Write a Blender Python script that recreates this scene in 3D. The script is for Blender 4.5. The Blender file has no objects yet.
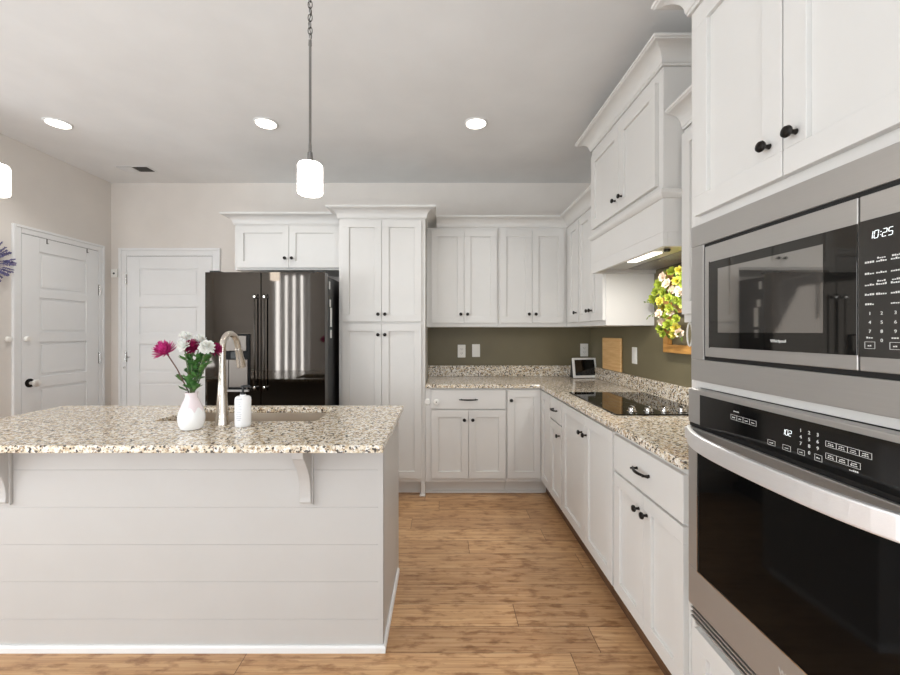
import bpy, bmesh, math, random
from mathutils import Vector, Matrix
random.seed(7)
PI = math.pi
sc = bpy.context.scene
COL = sc.collection

# ---------------------------------------------------------------- camera, world, light, exposure
CAM_H = 1.34
F = 400.0                       # focal length in pixels of the 900 px wide frame
cd = bpy.data.cameras.new('camera'); cam = bpy.data.objects.new('camera', cd); COL.objects.link(cam)
cam.location = (0, 0, CAM_H); cam.rotation_euler = (PI/2, 0, 0)
cd.sensor_width = 36; cd.lens = F/900*36; cd.shift_x = 8/900; cd.shift_y = -5.5/900; cd.clip_start = .02
sc.camera = cam
sc.view_settings.view_transform = 'Standard'; sc.view_settings.look = 'None'
sc.view_settings.gamma = 1; sc.view_settings.use_curve_mapping = False
sc.view_settings.exposure = -0.12
sc.cycles.use_denoising = True
sc.cycles.max_bounces = 10; sc.cycles.diffuse_bounces = 6
w = bpy.data.worlds.new('sky'); sc.world = w; w.use_nodes = True
nt = w.node_tree; bg = nt.nodes['Background']
bg.inputs[0].default_value = (.86, .93, 1, 1); bg.inputs[1].default_value = 1.6

def area(name, loc, rot, sx, sy, power, col=(1, .97, .93), shape='RECTANGLE', spread=None):
    l = bpy.data.lights.new(name, 'AREA'); l.shape = shape; l.size = sx
    if shape == 'RECTANGLE': l.size_y = sy
    l.energy = power; l.color = col
    if spread: l.spread = spread
    o = bpy.data.objects.new(name, l); COL.objects.link(o); o.location = loc; o.rotation_euler = rot
    return o
UP = math.radians(30)           # upward tilt of the added fill lights, to brighten the ceiling
# added fill: area lights at unseen windows, standing in for daylight
FILL_TINT = (.90, .95, 1.0)
area('added_window_fill', (-3.25, -2.84, 1.34), (PI/2, 0, 0), .9, 2.5, 150, FILL_TINT)
area('added_window_fill', (0.0, -2.66, 1.45), (PI/2+UP, 0, 0), 2.3, 1.8, 26, FILL_TINT)
area('added_window_fill', (1.50, -1.45, 1.6), (PI/2+math.radians(18), 0, PI/2), 1.6, 1.4, 48, FILL_TINT)
area('added_window_fill', (-4.95, -0.6, 1.45), (PI/2+UP, 0, -PI/2), 2.6, 1.8, 145, FILL_TINT)
CEIL = 2.785
LIGHT_SPOTS = [(-2.655, 2.766), (-1.217, 2.766), (.235, 2.766)]
for x, y in LIGHT_SPOTS:
    area('downlight', (x, y, CEIL-.012), (0, 0, 0), .13, .13, 3.6, (1, .985, .965), 'DISK', math.radians(110))

# ---------------------------------------------------------------- materials
def lin(c):
    return tuple(((v/255)/12.92 if v/255 <= .04045 else ((v/255+.055)/1.055)**2.4) for v in c)
def mat(name, rgb, rough=.5, metal=0.0, spec=.5, coat=0.0, emit=None, estr=0.0, aniso=0.0, trans=0.0):
    m = bpy.data.materials.new(name); m.use_nodes = True
    b = m.node_tree.nodes['Principled BSDF']
    b.inputs['Base Color'].default_value = (*lin(rgb), 1)
    b.inputs['Roughness'].default_value = rough; b.inputs['Metallic'].default_value = metal
    b.inputs['Specular IOR Level'].default_value = spec
    b.inputs['Coat Weight'].default_value = coat
    b.inputs['Anisotropic'].default_value = aniso
    b.inputs['Transmission Weight'].default_value = trans
    if emit:
        b.inputs['Emission Color'].default_value = (*lin(emit), 1); b.inputs['Emission Strength'].default_value = estr
    return m
def N(m, t, **kw):
    n = m.node_tree.nodes.new(t)
    for k, v in kw.items(): setattr(n, k, v)
    return n
def L(m, a, b): m.node_tree.links.new(a, b)
def bsdf(m): return m.node_tree.nodes['Principled BSDF']
def coords(m, scale=(1, 1, 1), loc=(0, 0, 0)):
    g = N(m, 'ShaderNodeNewGeometry'); mp = N(m, 'ShaderNodeMapping')
    mp.inputs['Scale'].default_value = scale; mp.inputs['Location'].default_value = loc
    L(m, g.outputs['Position'], mp.inputs['Vector']); return mp.outputs['Vector']
def noise(m, vec, scale, detail=3, rough=.55):
    n = N(m, 'ShaderNodeTexNoise'); n.inputs['Scale'].default_value = scale
    n.inputs['Detail'].default_value = detail; n.inputs['Roughness'].default_value = rough
    L(m, vec, n.inputs['Vector']); return n.outputs['Fac']
def ramp(m, fac, stops):
    r = N(m, 'ShaderNodeValToRGB'); e = r.color_ramp.elements
    while len(e) < len(stops): e.new(.5)
    for el, (p, c) in zip(e, stops):
        el.position = p; el.color = (*lin(c), 1) if len(c) == 3 else c
    L(m, fac, r.inputs['Fac']); return r.outputs['Color']
def mix(m, fac, a, b, mode='MIX'):
    x = N(m, 'ShaderNodeMix', data_type='RGBA', blend_type=mode)
    for s, v in ((x.inputs['Factor'], fac), (x.inputs['A'], a), (x.inputs['B'], b)):
        if hasattr(v, 'links'): L(m, v, s)
        elif isinstance(v, (int, float)): s.default_value = v
        else: s.default_value = (*lin(v), 1)
    return x.outputs['Result']
def math_(m, op, a, b=None, c=None):
    x = N(m, 'ShaderNodeMath', operation=op)
    for i, v in enumerate((a, b, c)):
        if v is None: continue
        if hasattr(v, 'links'): L(m, v, x.inputs[i])
        else: x.inputs[i].default_value = v
    return x.outputs[0]
def bump(m, h, strength=.1, dist=.002):
    b = N(m, 'ShaderNodeBump'); b.inputs['Strength'].default_value = strength; b.inputs['Distance'].default_value = dist
    L(m, h, b.inputs['Height']); L(m, b.outputs['Normal'], bsdf(m).inputs['Normal'])
def painted(name, rgb, rough, amt=3, scale=3.0):
    m = mat(name, rgb, rough)
    v = coords(m)
    n = noise(m, v, scale, 4)
    c = ramp(m, n, [(.3, tuple(max(0, x-amt) for x in rgb)), (.7, tuple(min(255, x+amt) for x in rgb))])
    L(m, c, bsdf(m).inputs['Base Color'])
    bump(m, noise(m, v, 260, 2), .04, .0006)
    return m
WALL_M = painted('wall_paint', (220, 214, 207), .75)
CEIL_M = painted('ceiling_paint', (232, 232, 231), .85)
OLIVE_M = painted('olive_paint', (112, 104, 80), .5)
CAB_M = painted('cabinet_paint', (214, 212, 208), .38, 2)
TRIM_M = painted('trim_paint', (230, 230, 229), .4, 2)
ISL_M = painted('island_paint', (190, 187, 183), .42, 2)
PLATE_M = mat('white_plastic', (236, 234, 228), .35)
SLOT_M = mat('slot_dark', (60, 58, 55), .5)
BRONZE_M = mat('dark_bronze', (46, 43, 41), .3, .9)
CHROME_M = mat('polished_chrome', (215, 213, 210), .12, 1)
BLACK_M = mat('black_plastic', (18, 18, 18), .35)
GLASSBLK_M = mat('black_glass', (9, 9, 9), .04, 0, .6)
MATTBLACK_M = mat('black_gap', (8, 8, 8), .6)
WHITE_MARK_M = mat('white_print', (214, 214, 210), .6, emit=(232, 232, 228), estr=.05)
LED_M = mat('led_digits', (240, 245, 245), .6, emit=(240, 246, 248), estr=.9)
LAMP_M = mat('lamp_lens', (255, 250, 240), .5, emit=(255, 247, 236), estr=6)
def steel(name, rgb, rough, axis='y', wob=0.0, metal=1.0):
    m = mat(name, rgb, rough, metal)
    sc_ = {'y': (900, 6, 900), 'x': (6, 900, 900), 'z': (900, 900, 6)}[axis]
    v = coords(m, sc_)
    n = noise(m, v, 1.0, 3)
    L(m, math_(m, 'MULTIPLY_ADD', n, .08, rough-.04), bsdf(m).inputs['Roughness'])
    c = ramp(m, n, [(.25, tuple(int(x*.985) for x in rgb)), (.75, tuple(min(255, int(x*1.015)) for x in rgb))])
    L(m, c, bsdf(m).inputs['Base Color'])
    if wob: bump(m, noise(m, coords(m, (9, 9, .5)), 1.0, 1), wob, .01)
    return m
STEEL_M = steel('brushed_steel', (178, 175, 171), .36, 'y', 0.0, .68)
STEELX_M = steel('brushed_nickel', (200, 192, 182), .26, 'z')
FRIDGE_M = steel('black_stainless', (70, 66, 62), .045, 'z', .012)
FRSIDE_M = mat('fridge_side_black', (24, 23, 23), .35)
SINK_M = steel('sink_steel', (216, 204, 188), .42, 'x')
MIRRORGLASS_M = mat('microwave_window', (150, 146, 141), .03, .9)
DOORGLASS_M = mat('microwave_door_glass', (66, 64, 61), .03, .85)
def granite():
    m = mat('granite', (214, 203, 184), .12, 0, .5)
    v = coords(m)
    base = ramp(m, noise(m, v, 46, 4, .6), [(.30, (164, 136, 102)), (.44, (208, 191, 162)), (.55, (227, 217, 199)), (.7, (236, 231, 223))])
    def cells(scale, lo, hi, seed):
        vo = N(m, 'ShaderNodeTexVoronoi'); vo.inputs['Scale'].default_value = scale
        mp = N(m, 'ShaderNodeMapping'); mp.inputs['Location'].default_value = (seed, seed*.7, seed*1.3)
        wn = N(m, 'ShaderNodeTexNoise'); wn.inputs['Scale'].default_value = scale*.9
        L(m, v, wn.inputs['Vector'])
        mv = N(m, 'ShaderNodeVectorMath', operation='MULTIPLY_ADD')
        L(m, wn.outputs['Color'], mv.inputs[0]); mv.inputs[1].default_value = (.009, .009, .009); L(m, v, mv.inputs[2])
        L(m, mv.outputs[0], mp.inputs['Vector']); L(m, mp.outputs[0], vo.inputs['Vector'])
        s = N(m, 'ShaderNodeSeparateColor'); L(m, vo.outputs['Color'], s.inputs[0])
        return math_(m, 'GREATER_THAN', s.outputs[0], lo)
    c = mix(m, math_(m, 'MULTIPLY', cells(130, .80, 0, 3.1), .75), base, (244, 242, 238))
    c = mix(m, math_(m, 'MULTIPLY', cells(140, .87, 0, 9.3), .8), c, (140, 110, 80))
    c = mix(m, math_(m, 'MULTIPLY', cells(125, .872, 0, 5.7), .95), c, (52, 45, 40))
    c = mix(m, math_(m, 'MULTIPLY', cells(230, .91, 0, 1.7), .75), c, (112, 104, 98))
    L(m, c, bsdf(m).inputs['Base Color'])
    return m
GRANITE_M = granite()
def planks():
    m = mat('oak_planks', (176, 134, 92), .38)
    g = N(m, 'ShaderNodeNewGeometry'); s = N(m, 'ShaderNodeSeparateXYZ'); L(m, g.outputs['Position'], s.inputs[0])
    PW, PL = .15, 1.35
    yy = math_(m, 'DIVIDE', math_(m, 'SUBTRACT', s.outputs['Y'], .02), PW)
    row = math_(m, 'FLOOR', yy); fy = math_(m, 'FRACT', yy)
    wn = N(m, 'ShaderNodeTexWhiteNoise', noise_dimensions='1D'); L(m, row, wn.inputs['W'])
    xx = math_(m, 'DIVIDE', math_(m, 'ADD', s.outputs['X'], math_(m, 'MULTIPLY', wn.outputs['Value'], 9.0)), PL)
    pid = math_(m, 'FLOOR', xx); fx = math_(m, 'FRACT', xx)
    cb = N(m, 'ShaderNodeCombineXYZ'); L(m, row, cb.inputs[0]); L(m, pid, cb.inputs[1])
    w2 = N(m, 'ShaderNodeTexWhiteNoise', noise_dimensions='2D'); L(m, cb.outputs[0], w2.inputs['Vector'])
    rnd = w2.outputs['Value']
    ey = math_(m, 'MINIMUM', fy, math_(m, 'SUBTRACT', 1.0, fy)); ex = math_(m, 'MINIMUM', fx, math_(m, 'SUBTRACT', 1.0, fx))
    gap = math_(m, 'MAXIMUM', math_(m, 'LESS_THAN', ey, .009), math_(m, 'LESS_THAN', ex, .0013))
    gv = N(m, 'ShaderNodeCombineXYZ')
    L(m, math_(m, 'MULTIPLY_ADD', rnd, 37.0, math_(m, 'MULTIPLY', s.outputs['X'], 2.6)), gv.inputs[0])
    L(m, math_(m, 'MULTIPLY', s.outputs['Y'], 75.0), gv.inputs[1]); L(m, math_(m, 'MULTIPLY', rnd, 11.0), gv.inputs[2])
    g1 = noise(m, gv.outputs[0], 1.0, 6, .62)
    gv2 = N(m, 'ShaderNodeCombineXYZ')
    L(m, math_(m, 'MULTIPLY_ADD', rnd, 21.0, math_(m, 'MULTIPLY', s.outputs['X'], 9.0)), gv2.inputs[0])
    L(m, math_(m, 'MULTIPLY', s.outputs['Y'], 26.0), gv2.inputs[1])
    g2 = noise(m, gv2.outputs[0], 1.0, 4, .6)
    grain = ramp(m, g1, [(.3, (166, 126, 90)), (.5, (199, 160, 119)), (.68, (215, 181, 141))])
    blot = ramp(m, g2, [(.36, (188, 168, 150)), (.5, (255, 255, 255))])
    c = mix(m, .75, grain, blot, 'MULTIPLY')
    tone = ramp(m, rnd, [(0, (226, 218, 210)), (1, (255, 250, 242))])
    c = mix(m, 1.0, c, tone, 'MULTIPLY')
    c = mix(m, math_(m, 'MULTIPLY', gap, .75), c, (84, 58, 38))
    L(m, c, bsdf(m).inputs['Base Color'])
    L(m, math_(m, 'MULTIPLY_ADD', g1, .2, .27), bsdf(m).inputs['Roughness'])
    bump(m, math_(m, 'SUBTRACT', g1, gap), .12, .002)
    return m
FLOOR_M = planks()
def wood(name, dark, light, sc_=(60, 6, 60), rough=.45):
    m = mat(name, light, rough)
    n = noise(m, coords(m, sc_), 1.0, 5, .6)
    L(m, ramp(m, n, [(.3, dark), (.7, light)]), bsdf(m).inputs['Base Color'])
    return m
BAMBOO_M = wood('bamboo', (216, 168, 108), (240, 200, 144), (60, 5, 70))
FRAMEWOOD_M = wood('honey_wood', (176, 120, 58), (214, 160, 88), (60, 6, 60))
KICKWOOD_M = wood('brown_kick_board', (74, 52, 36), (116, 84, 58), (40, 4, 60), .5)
def petal_mat(name, a, b):
    m = mat(name, b, .6); L(m, ramp(m, noise(m, coords(m), 60, 2), [(.3, a), (.7, b)]), bsdf(m).inputs['Base Color'])
    bsdf(m).inputs['Subsurface Weight'].default_value = .1; bsdf(m).inputs['Subsurface Scale'].default_value = .01
    return m
MAGENTA_M = petal_mat('magenta_petals', (176, 34, 112), (216, 70, 150))
WINE_M = petal_mat('wine_petals', (128, 14, 70), (176, 30, 98))
WHITEPETAL_M = petal_mat('white_petals', (226, 226, 220), (246, 246, 242))
LEAF_M = petal_mat('green_leaves', (48, 92, 40), (84, 134, 62))
STEM_M = petal_mat('green_stem', (70, 92, 56), (104, 118, 76))
REDSTEM_M = petal_mat('reddish_stem', (86, 58, 56), (110, 80, 70))
LIME_M = petal_mat('lime_petals', (146, 164, 46), (192, 202, 84))
YELLOW_M = petal_mat('yellow_petals', (196, 188, 66), (226, 216, 108))
CREAM_M = petal_mat('cream_petals', (232, 212, 190), (248, 236, 218))
OLIVELEAF_M = petal_mat('garland_leaves', (86, 112, 42), (140, 160, 64))
LAV_M = petal_mat('lavender_buds', (76, 72, 120), (122, 116, 160))
LAVSTEM_M = petal_mat('lavender_stems', (80, 92, 74), (112, 124, 98))
def vase_mat():
    m = mat('vase_glaze', (240, 240, 238), .22, coat=.3)
    g = N(m, 'ShaderNodeTexCoord'); s = N(m, 'ShaderNodeSeparateXYZ'); L(m, g.outputs['Object'], s.inputs[0])
    an = math_(m, 'ARCTAN2', s.outputs['Y'], s.outputs['X'])
    sca = math_(m, 'ABSOLUTE', math_(m, 'SINE', math_(m, 'MULTIPLY', an, 4.0)))
    edge = math_(m, 'MULTIPLY_ADD', sca, .022, .075)
    f = math_(m, 'GREATER_THAN', s.outputs['Z'], edge)
    L(m, mix(m, f, (243, 243, 242), (233, 219, 221)), bsdf(m).inputs['Base Color'])
    return m
VASE_M = vase_mat()

# ---------------------------------------------------------------- mesh helpers
class MB:
    def __init__(s): s.bm = bmesh.new()
    def box(s, x0, x1, y0, y1, z0, z1):
        x0, x1 = sorted((x0, x1)); y0, y1 = sorted((y0, y1)); z0, z1 = sorted((z0, z1))
        v = [s.bm.verts.new(p) for p in ((x0,y0,z0),(x1,y0,z0),(x1,y1,z0),(x0,y1,z0),(x0,y0,z1),(x1,y0,z1),(x1,y1,z1),(x0,y1,z1))]
        for f in ((0,3,2,1),(4,5,6,7),(0,1,5,4),(1,2,6,5),(2,3,7,6),(3,0,4,7)): s.bm.faces.new([v[i] for i in f])
        return s
    def prism(s, poly, z0, z1):
        a = [s.bm.verts.new((x, y, z0)) for x, y in poly]; b = [s.bm.verts.new((x, y, z1)) for x, y in poly]
        n = len(poly); s.bm.faces.new(a[::-1]); s.bm.faces.new(b)
        for i in range(n): s.bm.faces.new((a[i], a[(i+1) % n], b[(i+1) % n], b[i]))
        return s
    def extrude_poly(s, pts3, vec):
        a = [s.bm.verts.new(p) for p in pts3]; b = [s.bm.verts.new(Vector(p)+Vector(vec)) for p in pts3]
        n = len(a); s.bm.faces.new(a[::-1]); s.bm.faces.new(b)
        for i in range(n): s.bm.faces.new((a[i], a[(i+1) % n], b[(i+1) % n], b[i]))
        return s
    def lathe(s, prof, org, axis=(0, 0, 1), seg=20):
        """prof: (radius, height along axis); closed at ends where radius > 0"""
        ax = Vector(axis).normalized(); u = ax.orthogonal().normalized(); v = ax.cross(u); org = Vector(org)
        rings = []
        for r, h in prof:
            if r < 1e-6: rings.append([s.bm.verts.new(org+ax*h)])
            else: rings.append([s.bm.verts.new(org+ax*h+(u*math.cos(2*PI*k/seg)+v*math.sin(2*PI*k/seg))*r) for k in range(seg)])
        for a, b in zip(rings, rings[1:]):
            for k in range(seg):
                k2 = (k+1) % seg
                if len(a) == 1 and len(b) == 1: continue
                if len(a) == 1: f = (a[0], b[k2], b[k])
                elif len(b) == 1: f = (a[k], a[k2], b[0])
                else: f = (a[k], a[k2], b[k2], b[k])
                s.bm.faces.new(f).smooth = True
        for r in (rings[0], rings[-1]):
            if len(r) > 2: s.bm.faces.new(r)
        return s
    def tube(s, pts, rad, seg=12, closed=False):
        pts = [Vector(p) for p in pts]; n = len(pts)
        if not hasattr(rad, '__len__'): rad = [rad]*n
        rings = []; u = None
        for i, p in enumerate(pts):
            if closed: t = (pts[(i+1) % n]-pts[i-1]).normalized()
            else: t = (pts[min(i+1, n-1)]-pts[max(i-1, 0)]).normalized()
            u = t.orthogonal().normalized() if u is None else (u-t*u.dot(t)).normalized()
            v = t.cross(u)
            rings.append([s.bm.verts.new(p+(u*math.cos(2*PI*k/seg)+v*math.sin(2*PI*k/seg))*rad[i]) for k in range(seg)])
        pairs = list(zip(rings, rings[1:]))+([(rings[-1], rings[0])] if closed else [])
        for a, b in pairs:
            for k in range(seg): s.bm.faces.new((a[k], a[(k+1) % seg], b[(k+1) % seg], b[k])).smooth = True
        if not closed: s.bm.faces.new(rings[0][::-1]); s.bm.faces.new(rings[-1])
        return s
    def sweep(s, prof, path, flip=1):
        """prof (outward, z) swept along an xy polyline; outward = to the right of travel (flip=-1: left); mitred corners"""
        path = [Vector(p) for p in path]; n = len(path); rings = []
        for i, p in enumerate(path):
            ds = []
            if i > 0: ds.append((path[i]-path[i-1]).normalized())
            if i < n-1: ds.append((path[i+1]-path[i]).normalized())
            ns = [Vector((d.y, -d.x))*flip for d in ds]
            o = ns[0] if len(ns) == 1 else (ns[0]+ns[1])/(1+ns[0].dot(ns[1]))
            rings.append([s.bm.verts.new((p.x+o.x*a, p.y+o.y*a, z)) for a, z in prof])
        m = len(prof)
        for a, b in zip(rings, rings[1:]):
            for k in range(m): s.bm.faces.new((a[k], a[(k+1) % m], b[(k+1) % m], b[k]))
        s.bm.faces.new(rings[0]); s.bm.faces.new(rings[-1][::-1])
        return s
    def sphere(s, c, r, sc3=(1, 1, 1), u=14, v=9):
        g = bmesh.ops.create_uvsphere(s.bm, u_segments=u, v_segments=v, radius=r)
        for q in g['verts']: q.co = Vector((q.co.x*sc3[0], q.co.y*sc3[1], q.co.z*sc3[2]))+Vector(c)
        for q in g['verts']:
            for f in q.link_faces: f.smooth = True
        return s
    def petal(s, base, d, up, length, width, cup=.25):
        d = Vector(d).normalized(); side = d.cross(Vector(up))
        if side.length < 1e-4: side = d.orthogonal()
        side.normalize(); nrm = side.cross(d); base = Vector(base)
        rows = [(0, .25, 0), (.35, .8, .03), (.7, 1, .1), (1, .35, .22)]
        prev = None
        for t, wf, lift in rows:
            c = base+d*length*t+nrm*length*lift*cup*3
            r = [s.bm.verts.new(c-side*width*wf*.5+nrm*width*cup*wf*.5), s.bm.verts.new(c), s.bm.verts.new(c+side*width*wf*.5+nrm*width*cup*wf*.5)]
            if prev:
                for k in (0, 1): s.bm.faces.new((prev[k], prev[k+1], r[k+1], r[k])).smooth = True
            prev = r
        return s
    def mesh_xf(s, verts, faces, M):
        vs = [s.bm.verts.new(M @ Vector(v)) for v in verts]
        for f in faces:
            try: s.bm.faces.new([vs[i] for i in f])
            except ValueError: pass
        return s
    def text(s, body, size, M, align='CENTER', extrude=.0004):
        cu = bpy.data.curves.new('t', 'FONT'); cu.body = body; cu.size = size; cu.align_x = align; cu.align_y = 'CENTER'; cu.extrude = extrude; cu.resolution_u = 3
        o = bpy.data.objects.new('t', cu); me = bpy.data.meshes.new_from_object(o)
        s.mesh_xf([v.co[:] for v in me.vertices], [p.vertices[:] for p in me.polygons], M)
        bpy.data.objects.remove(o); bpy.data.curves.remove(cu); bpy.data.meshes.remove(me)
        return s

def obj(name, mb, m, parent=None, bevel=0, smooth=False, recalc=True):
    bm = mb.bm if isinstance(mb, MB) else mb
    if recalc: bmesh.ops.recalc_face_normals(bm, faces=bm.faces)
    if smooth:
        for f in bm.faces: f.smooth = True
    me = bpy.data.meshes.new(name)
    base = Vector((0, 0, 0))
    q = parent
    while q is not None:
        base = Vector(q.get('_b', (0, 0, 0)))
        if q.parent is None: break
        q = q.parent
    if parent is not None: bmesh.ops.translate(bm, verts=bm.verts, vec=-base)
    sm_any = any(f.smooth for f in bm.faces)
    bm.to_mesh(me); bm.free()
    if sm_any: me.set_sharp_from_angle(angle=math.radians(38))
    o = bpy.data.objects.new(name, me); COL.objects.link(o)
    for k in (m if isinstance(m, (list, tuple)) else [m]): me.materials.append(k)
    if parent is not None: o.parent = parent
    if bevel:
        b = o.modifiers.new('edge', 'BEVEL'); b.width = bevel; b.segments = 2; b.limit_method = 'ANGLE'; b.angle_limit = math.radians(40)
    return o
def tag(o, label, cat, group=None):
    o['label'] = label; o['category'] = cat
    if group: o['group'] = group
    return o
def thing(name, label, cat, loc=(0, 0, 0), group=None):
    o = bpy.data.objects.new(name, None); COL.objects.link(o); o.location = loc; o.empty_display_size = .1
    o['_b'] = tuple(loc)
    return tag(o, label, cat, group)
def struct(name, mb, m, parent=None, bevel=0):
    o = obj(name, mb, m, parent, bevel)
    if parent is None: o['kind'] = 'structure'
    return o
def dup(root, loc, label=None):
    r = root.copy(); COL.objects.link(r); r.location = loc
    if label: r['label'] = label
    for ch in list(root.children):
        c = ch.copy(); COL.objects.link(c); c.parent = r
        for g in ch.children:
            d = g.copy(); COL.objects.link(d); d.parent = c
    return r
# a face is 'B' (on the back run, facing -Y) or 'R' (on the right run, facing -X); u runs along it, z up, w outward
def fbox(mb, face, f, u0, u1, z0, z1, w0, w1):
    if face == 'B': mb.box(u0, u1, f-w0, f-w1, z0, z1)
    else: mb.box(f-w0, f-w1, u0, u1, z0, z1)
def fpt(face, f, u, z, wo): return (u, f-wo, z) if face == 'B' else (f-wo, u, z)
def fnorm(face): return (0, -1, 0) if face == 'B' else (-1, 0, 0)
def knob(face, f, u, z, parent, s=1.0):
    mb = MB().lathe([(.008*s, 0), (.0065*s, .004*s), (.0055*s, .012*s), (.0065*s, .017*s), (.0145*s, .021*s), (.0165*s, .026*s), (.014*s, .032*s), (.007*s, .035*s), (0, .0355*s)], fpt(face, f, u, z, .0005), fnorm(face), 18)
    return obj('knob', mb, BRONZE_M, parent)
def pull(face, f, uc, z, parent, ln=.11):
    pts = []; rad = []
    for i in range(15):
        t = i/14; u = uc-ln/2+ln*t
        pts.append(fpt(face, f, u, z, .012+.018*math.sin(PI*t))); rad.append(.0042+.0022*math.sin(PI*t))
    mb = MB().tube(pts, rad, 10)
    for k in (-.38, .38):
        mb.lathe([(.0065, 0), (.005, .006), (.0045, .028)], fpt(face, f, uc+k*ln, z, .0005), fnorm(face), 10)
    return obj('handle', mb, BRONZE_M, parent)
def shaker(face, f, u0, u1, z0, z1, parent, name='door', rail=.057, t=.02, knob_at=None, m=None, ks=.86):
    mb = MB(); g = .0
    fbox(mb, face, f, u0, u1, z0, z0+rail, g, t); fbox(mb, face, f, u0, u1, z1-rail, z1, g, t)
    fbox(mb, face, f, u0, u0+rail, z0+rail, z1-rail, g, t); fbox(mb, face, f, u1-rail, u1, z0+rail, z1-rail, g, t)
    fbox(mb, face, f, u0+rail, u1-rail, z0+rail, z1-rail, g, t-.0115)
    o = obj(name, mb, m or CAB_M, parent, .0014)
    if knob_at: knob(face, f-t, knob_at[0], knob_at[1], o, ks)
    return o
def slab(face, f, u0, u1, z0, z1, parent, name='drawer', t=.02, pull_at=None, ln=.11):
    mb = MB(); fbox(mb, face, f, u0, u1, z0, z1, 0, t)
    o = obj(name, mb, CAB_M, parent, .0022)
    if pull_at is not None: pull(face, f-t, pull_at, (z0+z1)/2, o, ln)
    return o
def crown_prof(z, h=.09, p=.088):
    pts = [(0, z), (.010, z), (.010, z+.010), (.014, z+.012)]
    for i in range(9):
        a = i/8*PI/2
        pts.append((.014+(p-.026)*(1-math.cos(a)), z+.014+(h-.034)*math.sin(a)))
    pts += [(p-.006, z+h-.018), (p-.006, z+h-.014), (p, z+h-.012), (p, z+h), (0, z+h)]
    return pts
def px(x, y, Y):   # a photograph pixel at depth Y as a point of the room
    return Vector(((x-442)*Y/F, Y, CAM_H-(y-332)*Y/F))
def pxR(x, y, X):  # on a plane of constant X
    return px(x, y, X*F/(x-442))

# ---------------------------------------------------------------- room shell
YW, XR, XL = 3.88, 1.44, -3.21
REAR, XLL = -2.7, -5.0
struct('floor', MB().box(XLL, XR, REAR, YW, -.05, 0), FLOOR_M)
struct('ceiling', MB().box(XLL, XR, REAR, YW, CEIL, CEIL+.05), CEIL_M)
wb = MB().box(XL-.1, -.14, YW, YW+.1, 0, CEIL).box(-.14, XR+.1, YW, YW+.1, 1.6, CEIL).box(-.14, XR+.1, YW, YW+.1, 0, 1.6)
o = struct('wall_back', wb, [WALL_M, OLIVE_M])
for p in o.data.polygons:
    if p.center.x > -.14 and p.center.z < 1.6 and p.normal.y < -.5: p.material_index = 1
wr = MB().box(XR, XR+.1, REAR, -2.25, 0, CEIL).box(XR, XR+.1, -.65, 1.3, 0, CEIL).box(XR, XR+.1, -2.25, -.65, 0, .9).box(XR, XR+.1, -2.25, -.65, 2.3, CEIL).box(XR, XR+.1, 1.3, YW, 1.9, CEIL).box(XR, XR+.1, 1.3, YW, 0, 1.9)
o = struct('wall_right', wr, [WALL_M, OLIVE_M])
for p in o.data.polygons:
    if p.center.y > 1.3 and p.center.z < 1.9 and p.normal.x < -.5: p.material_index = 1
# left wall: ends where the added, unseen dining side opens
struct('wall_left', MB().box(XL-.1, XL, 2.1, YW, 0, CEIL), WALL_M)
struct('wall_added_dining', MB().box(XLL, XL-.1, 2.1, 2.2, 0, CEIL), WALL_M)  # unseen wall of the dining side, added for light and reflections
struct('wall_added_far_left', MB().box(XLL-.1, XLL, REAR, -2.0, 0, CEIL).box(XLL-.1, XLL, .8, 2.2, 0, CEIL).box(XLL-.1, XLL, -2.0, .8, 0, .5).box(XLL-.1, XLL, -2.0, .8, 2.4, CEIL), WALL_M)  # unseen outer wall, added to hold the side fill opening
wz = MB()
for a, b, z0, z1 in ((XLL, -3.7, 0, CEIL), (-2.8, -1.2, 0, CEIL), (1.2, XR, 0, CEIL), (-3.7, -2.8, 2.62, CEIL), (-3.7, -2.8, 0, .06), (-1.2, 1.2, 2.4, CEIL), (-1.2, 1.2, 0, .5)):
    wz.box(a, b, REAR-.1, REAR, z0, z1)
struct('wall_rear', wz, WALL_M)
def added_window(name, axis, a0, a1, z0, z1, pos, n):  # unseen windows, added to carry the fill lights and feed reflections
    mb = MB(); t = .05
    def b(u0, u1, q0, q1):
        if axis == 'x': mb.box(u0, u1, pos-.07, pos-.02, q0, q1)
        else: mb.box(pos-.07, pos-.02, u0, u1, q0, q1)
    b(a0, a1, z0, z0+t); b(a0, a1, z1-t, z1)
    for i in range(n+1):
        u = a0+(a1-a0-t)*i/n; b(u, u+t, z0+t, z1-t)
    return struct(name, mb, TRIM_M)
w1 = added_window('added_window_1', 'x', -3.7, -2.8, .06, 2.62, REAR, 1)
for k in range(4):
    obj('reflection_slat', MB().box(-3.60+k*.19+.035, -3.60+k*.19+.165, REAR-.06, REAR-.05, .10, 2.58), TRIM_M, w1)  # slats added so the fill light reflects as stripes in the fridge
added_window('added_window_2', 'x', -1.2, 1.2, .5, 2.4, REAR, 3)
added_window('added_window_4', 'y', -2.25, -.65, .9, 2.3, XR+.09, 2)
added_window('added_window_3', 'y', -2.0, .8, .5, 2.4, XLL, 3)
for nm, a in (('baseboard_left', (XL, XL+.014, 2.1, 2.985, 0, .1)), ('baseboard_back', (-2.14, -1.8, YW-.014, YW, 0, .1))):
    struct(nm, MB().box(*a), TRIM_M, bevel=.003)

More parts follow.
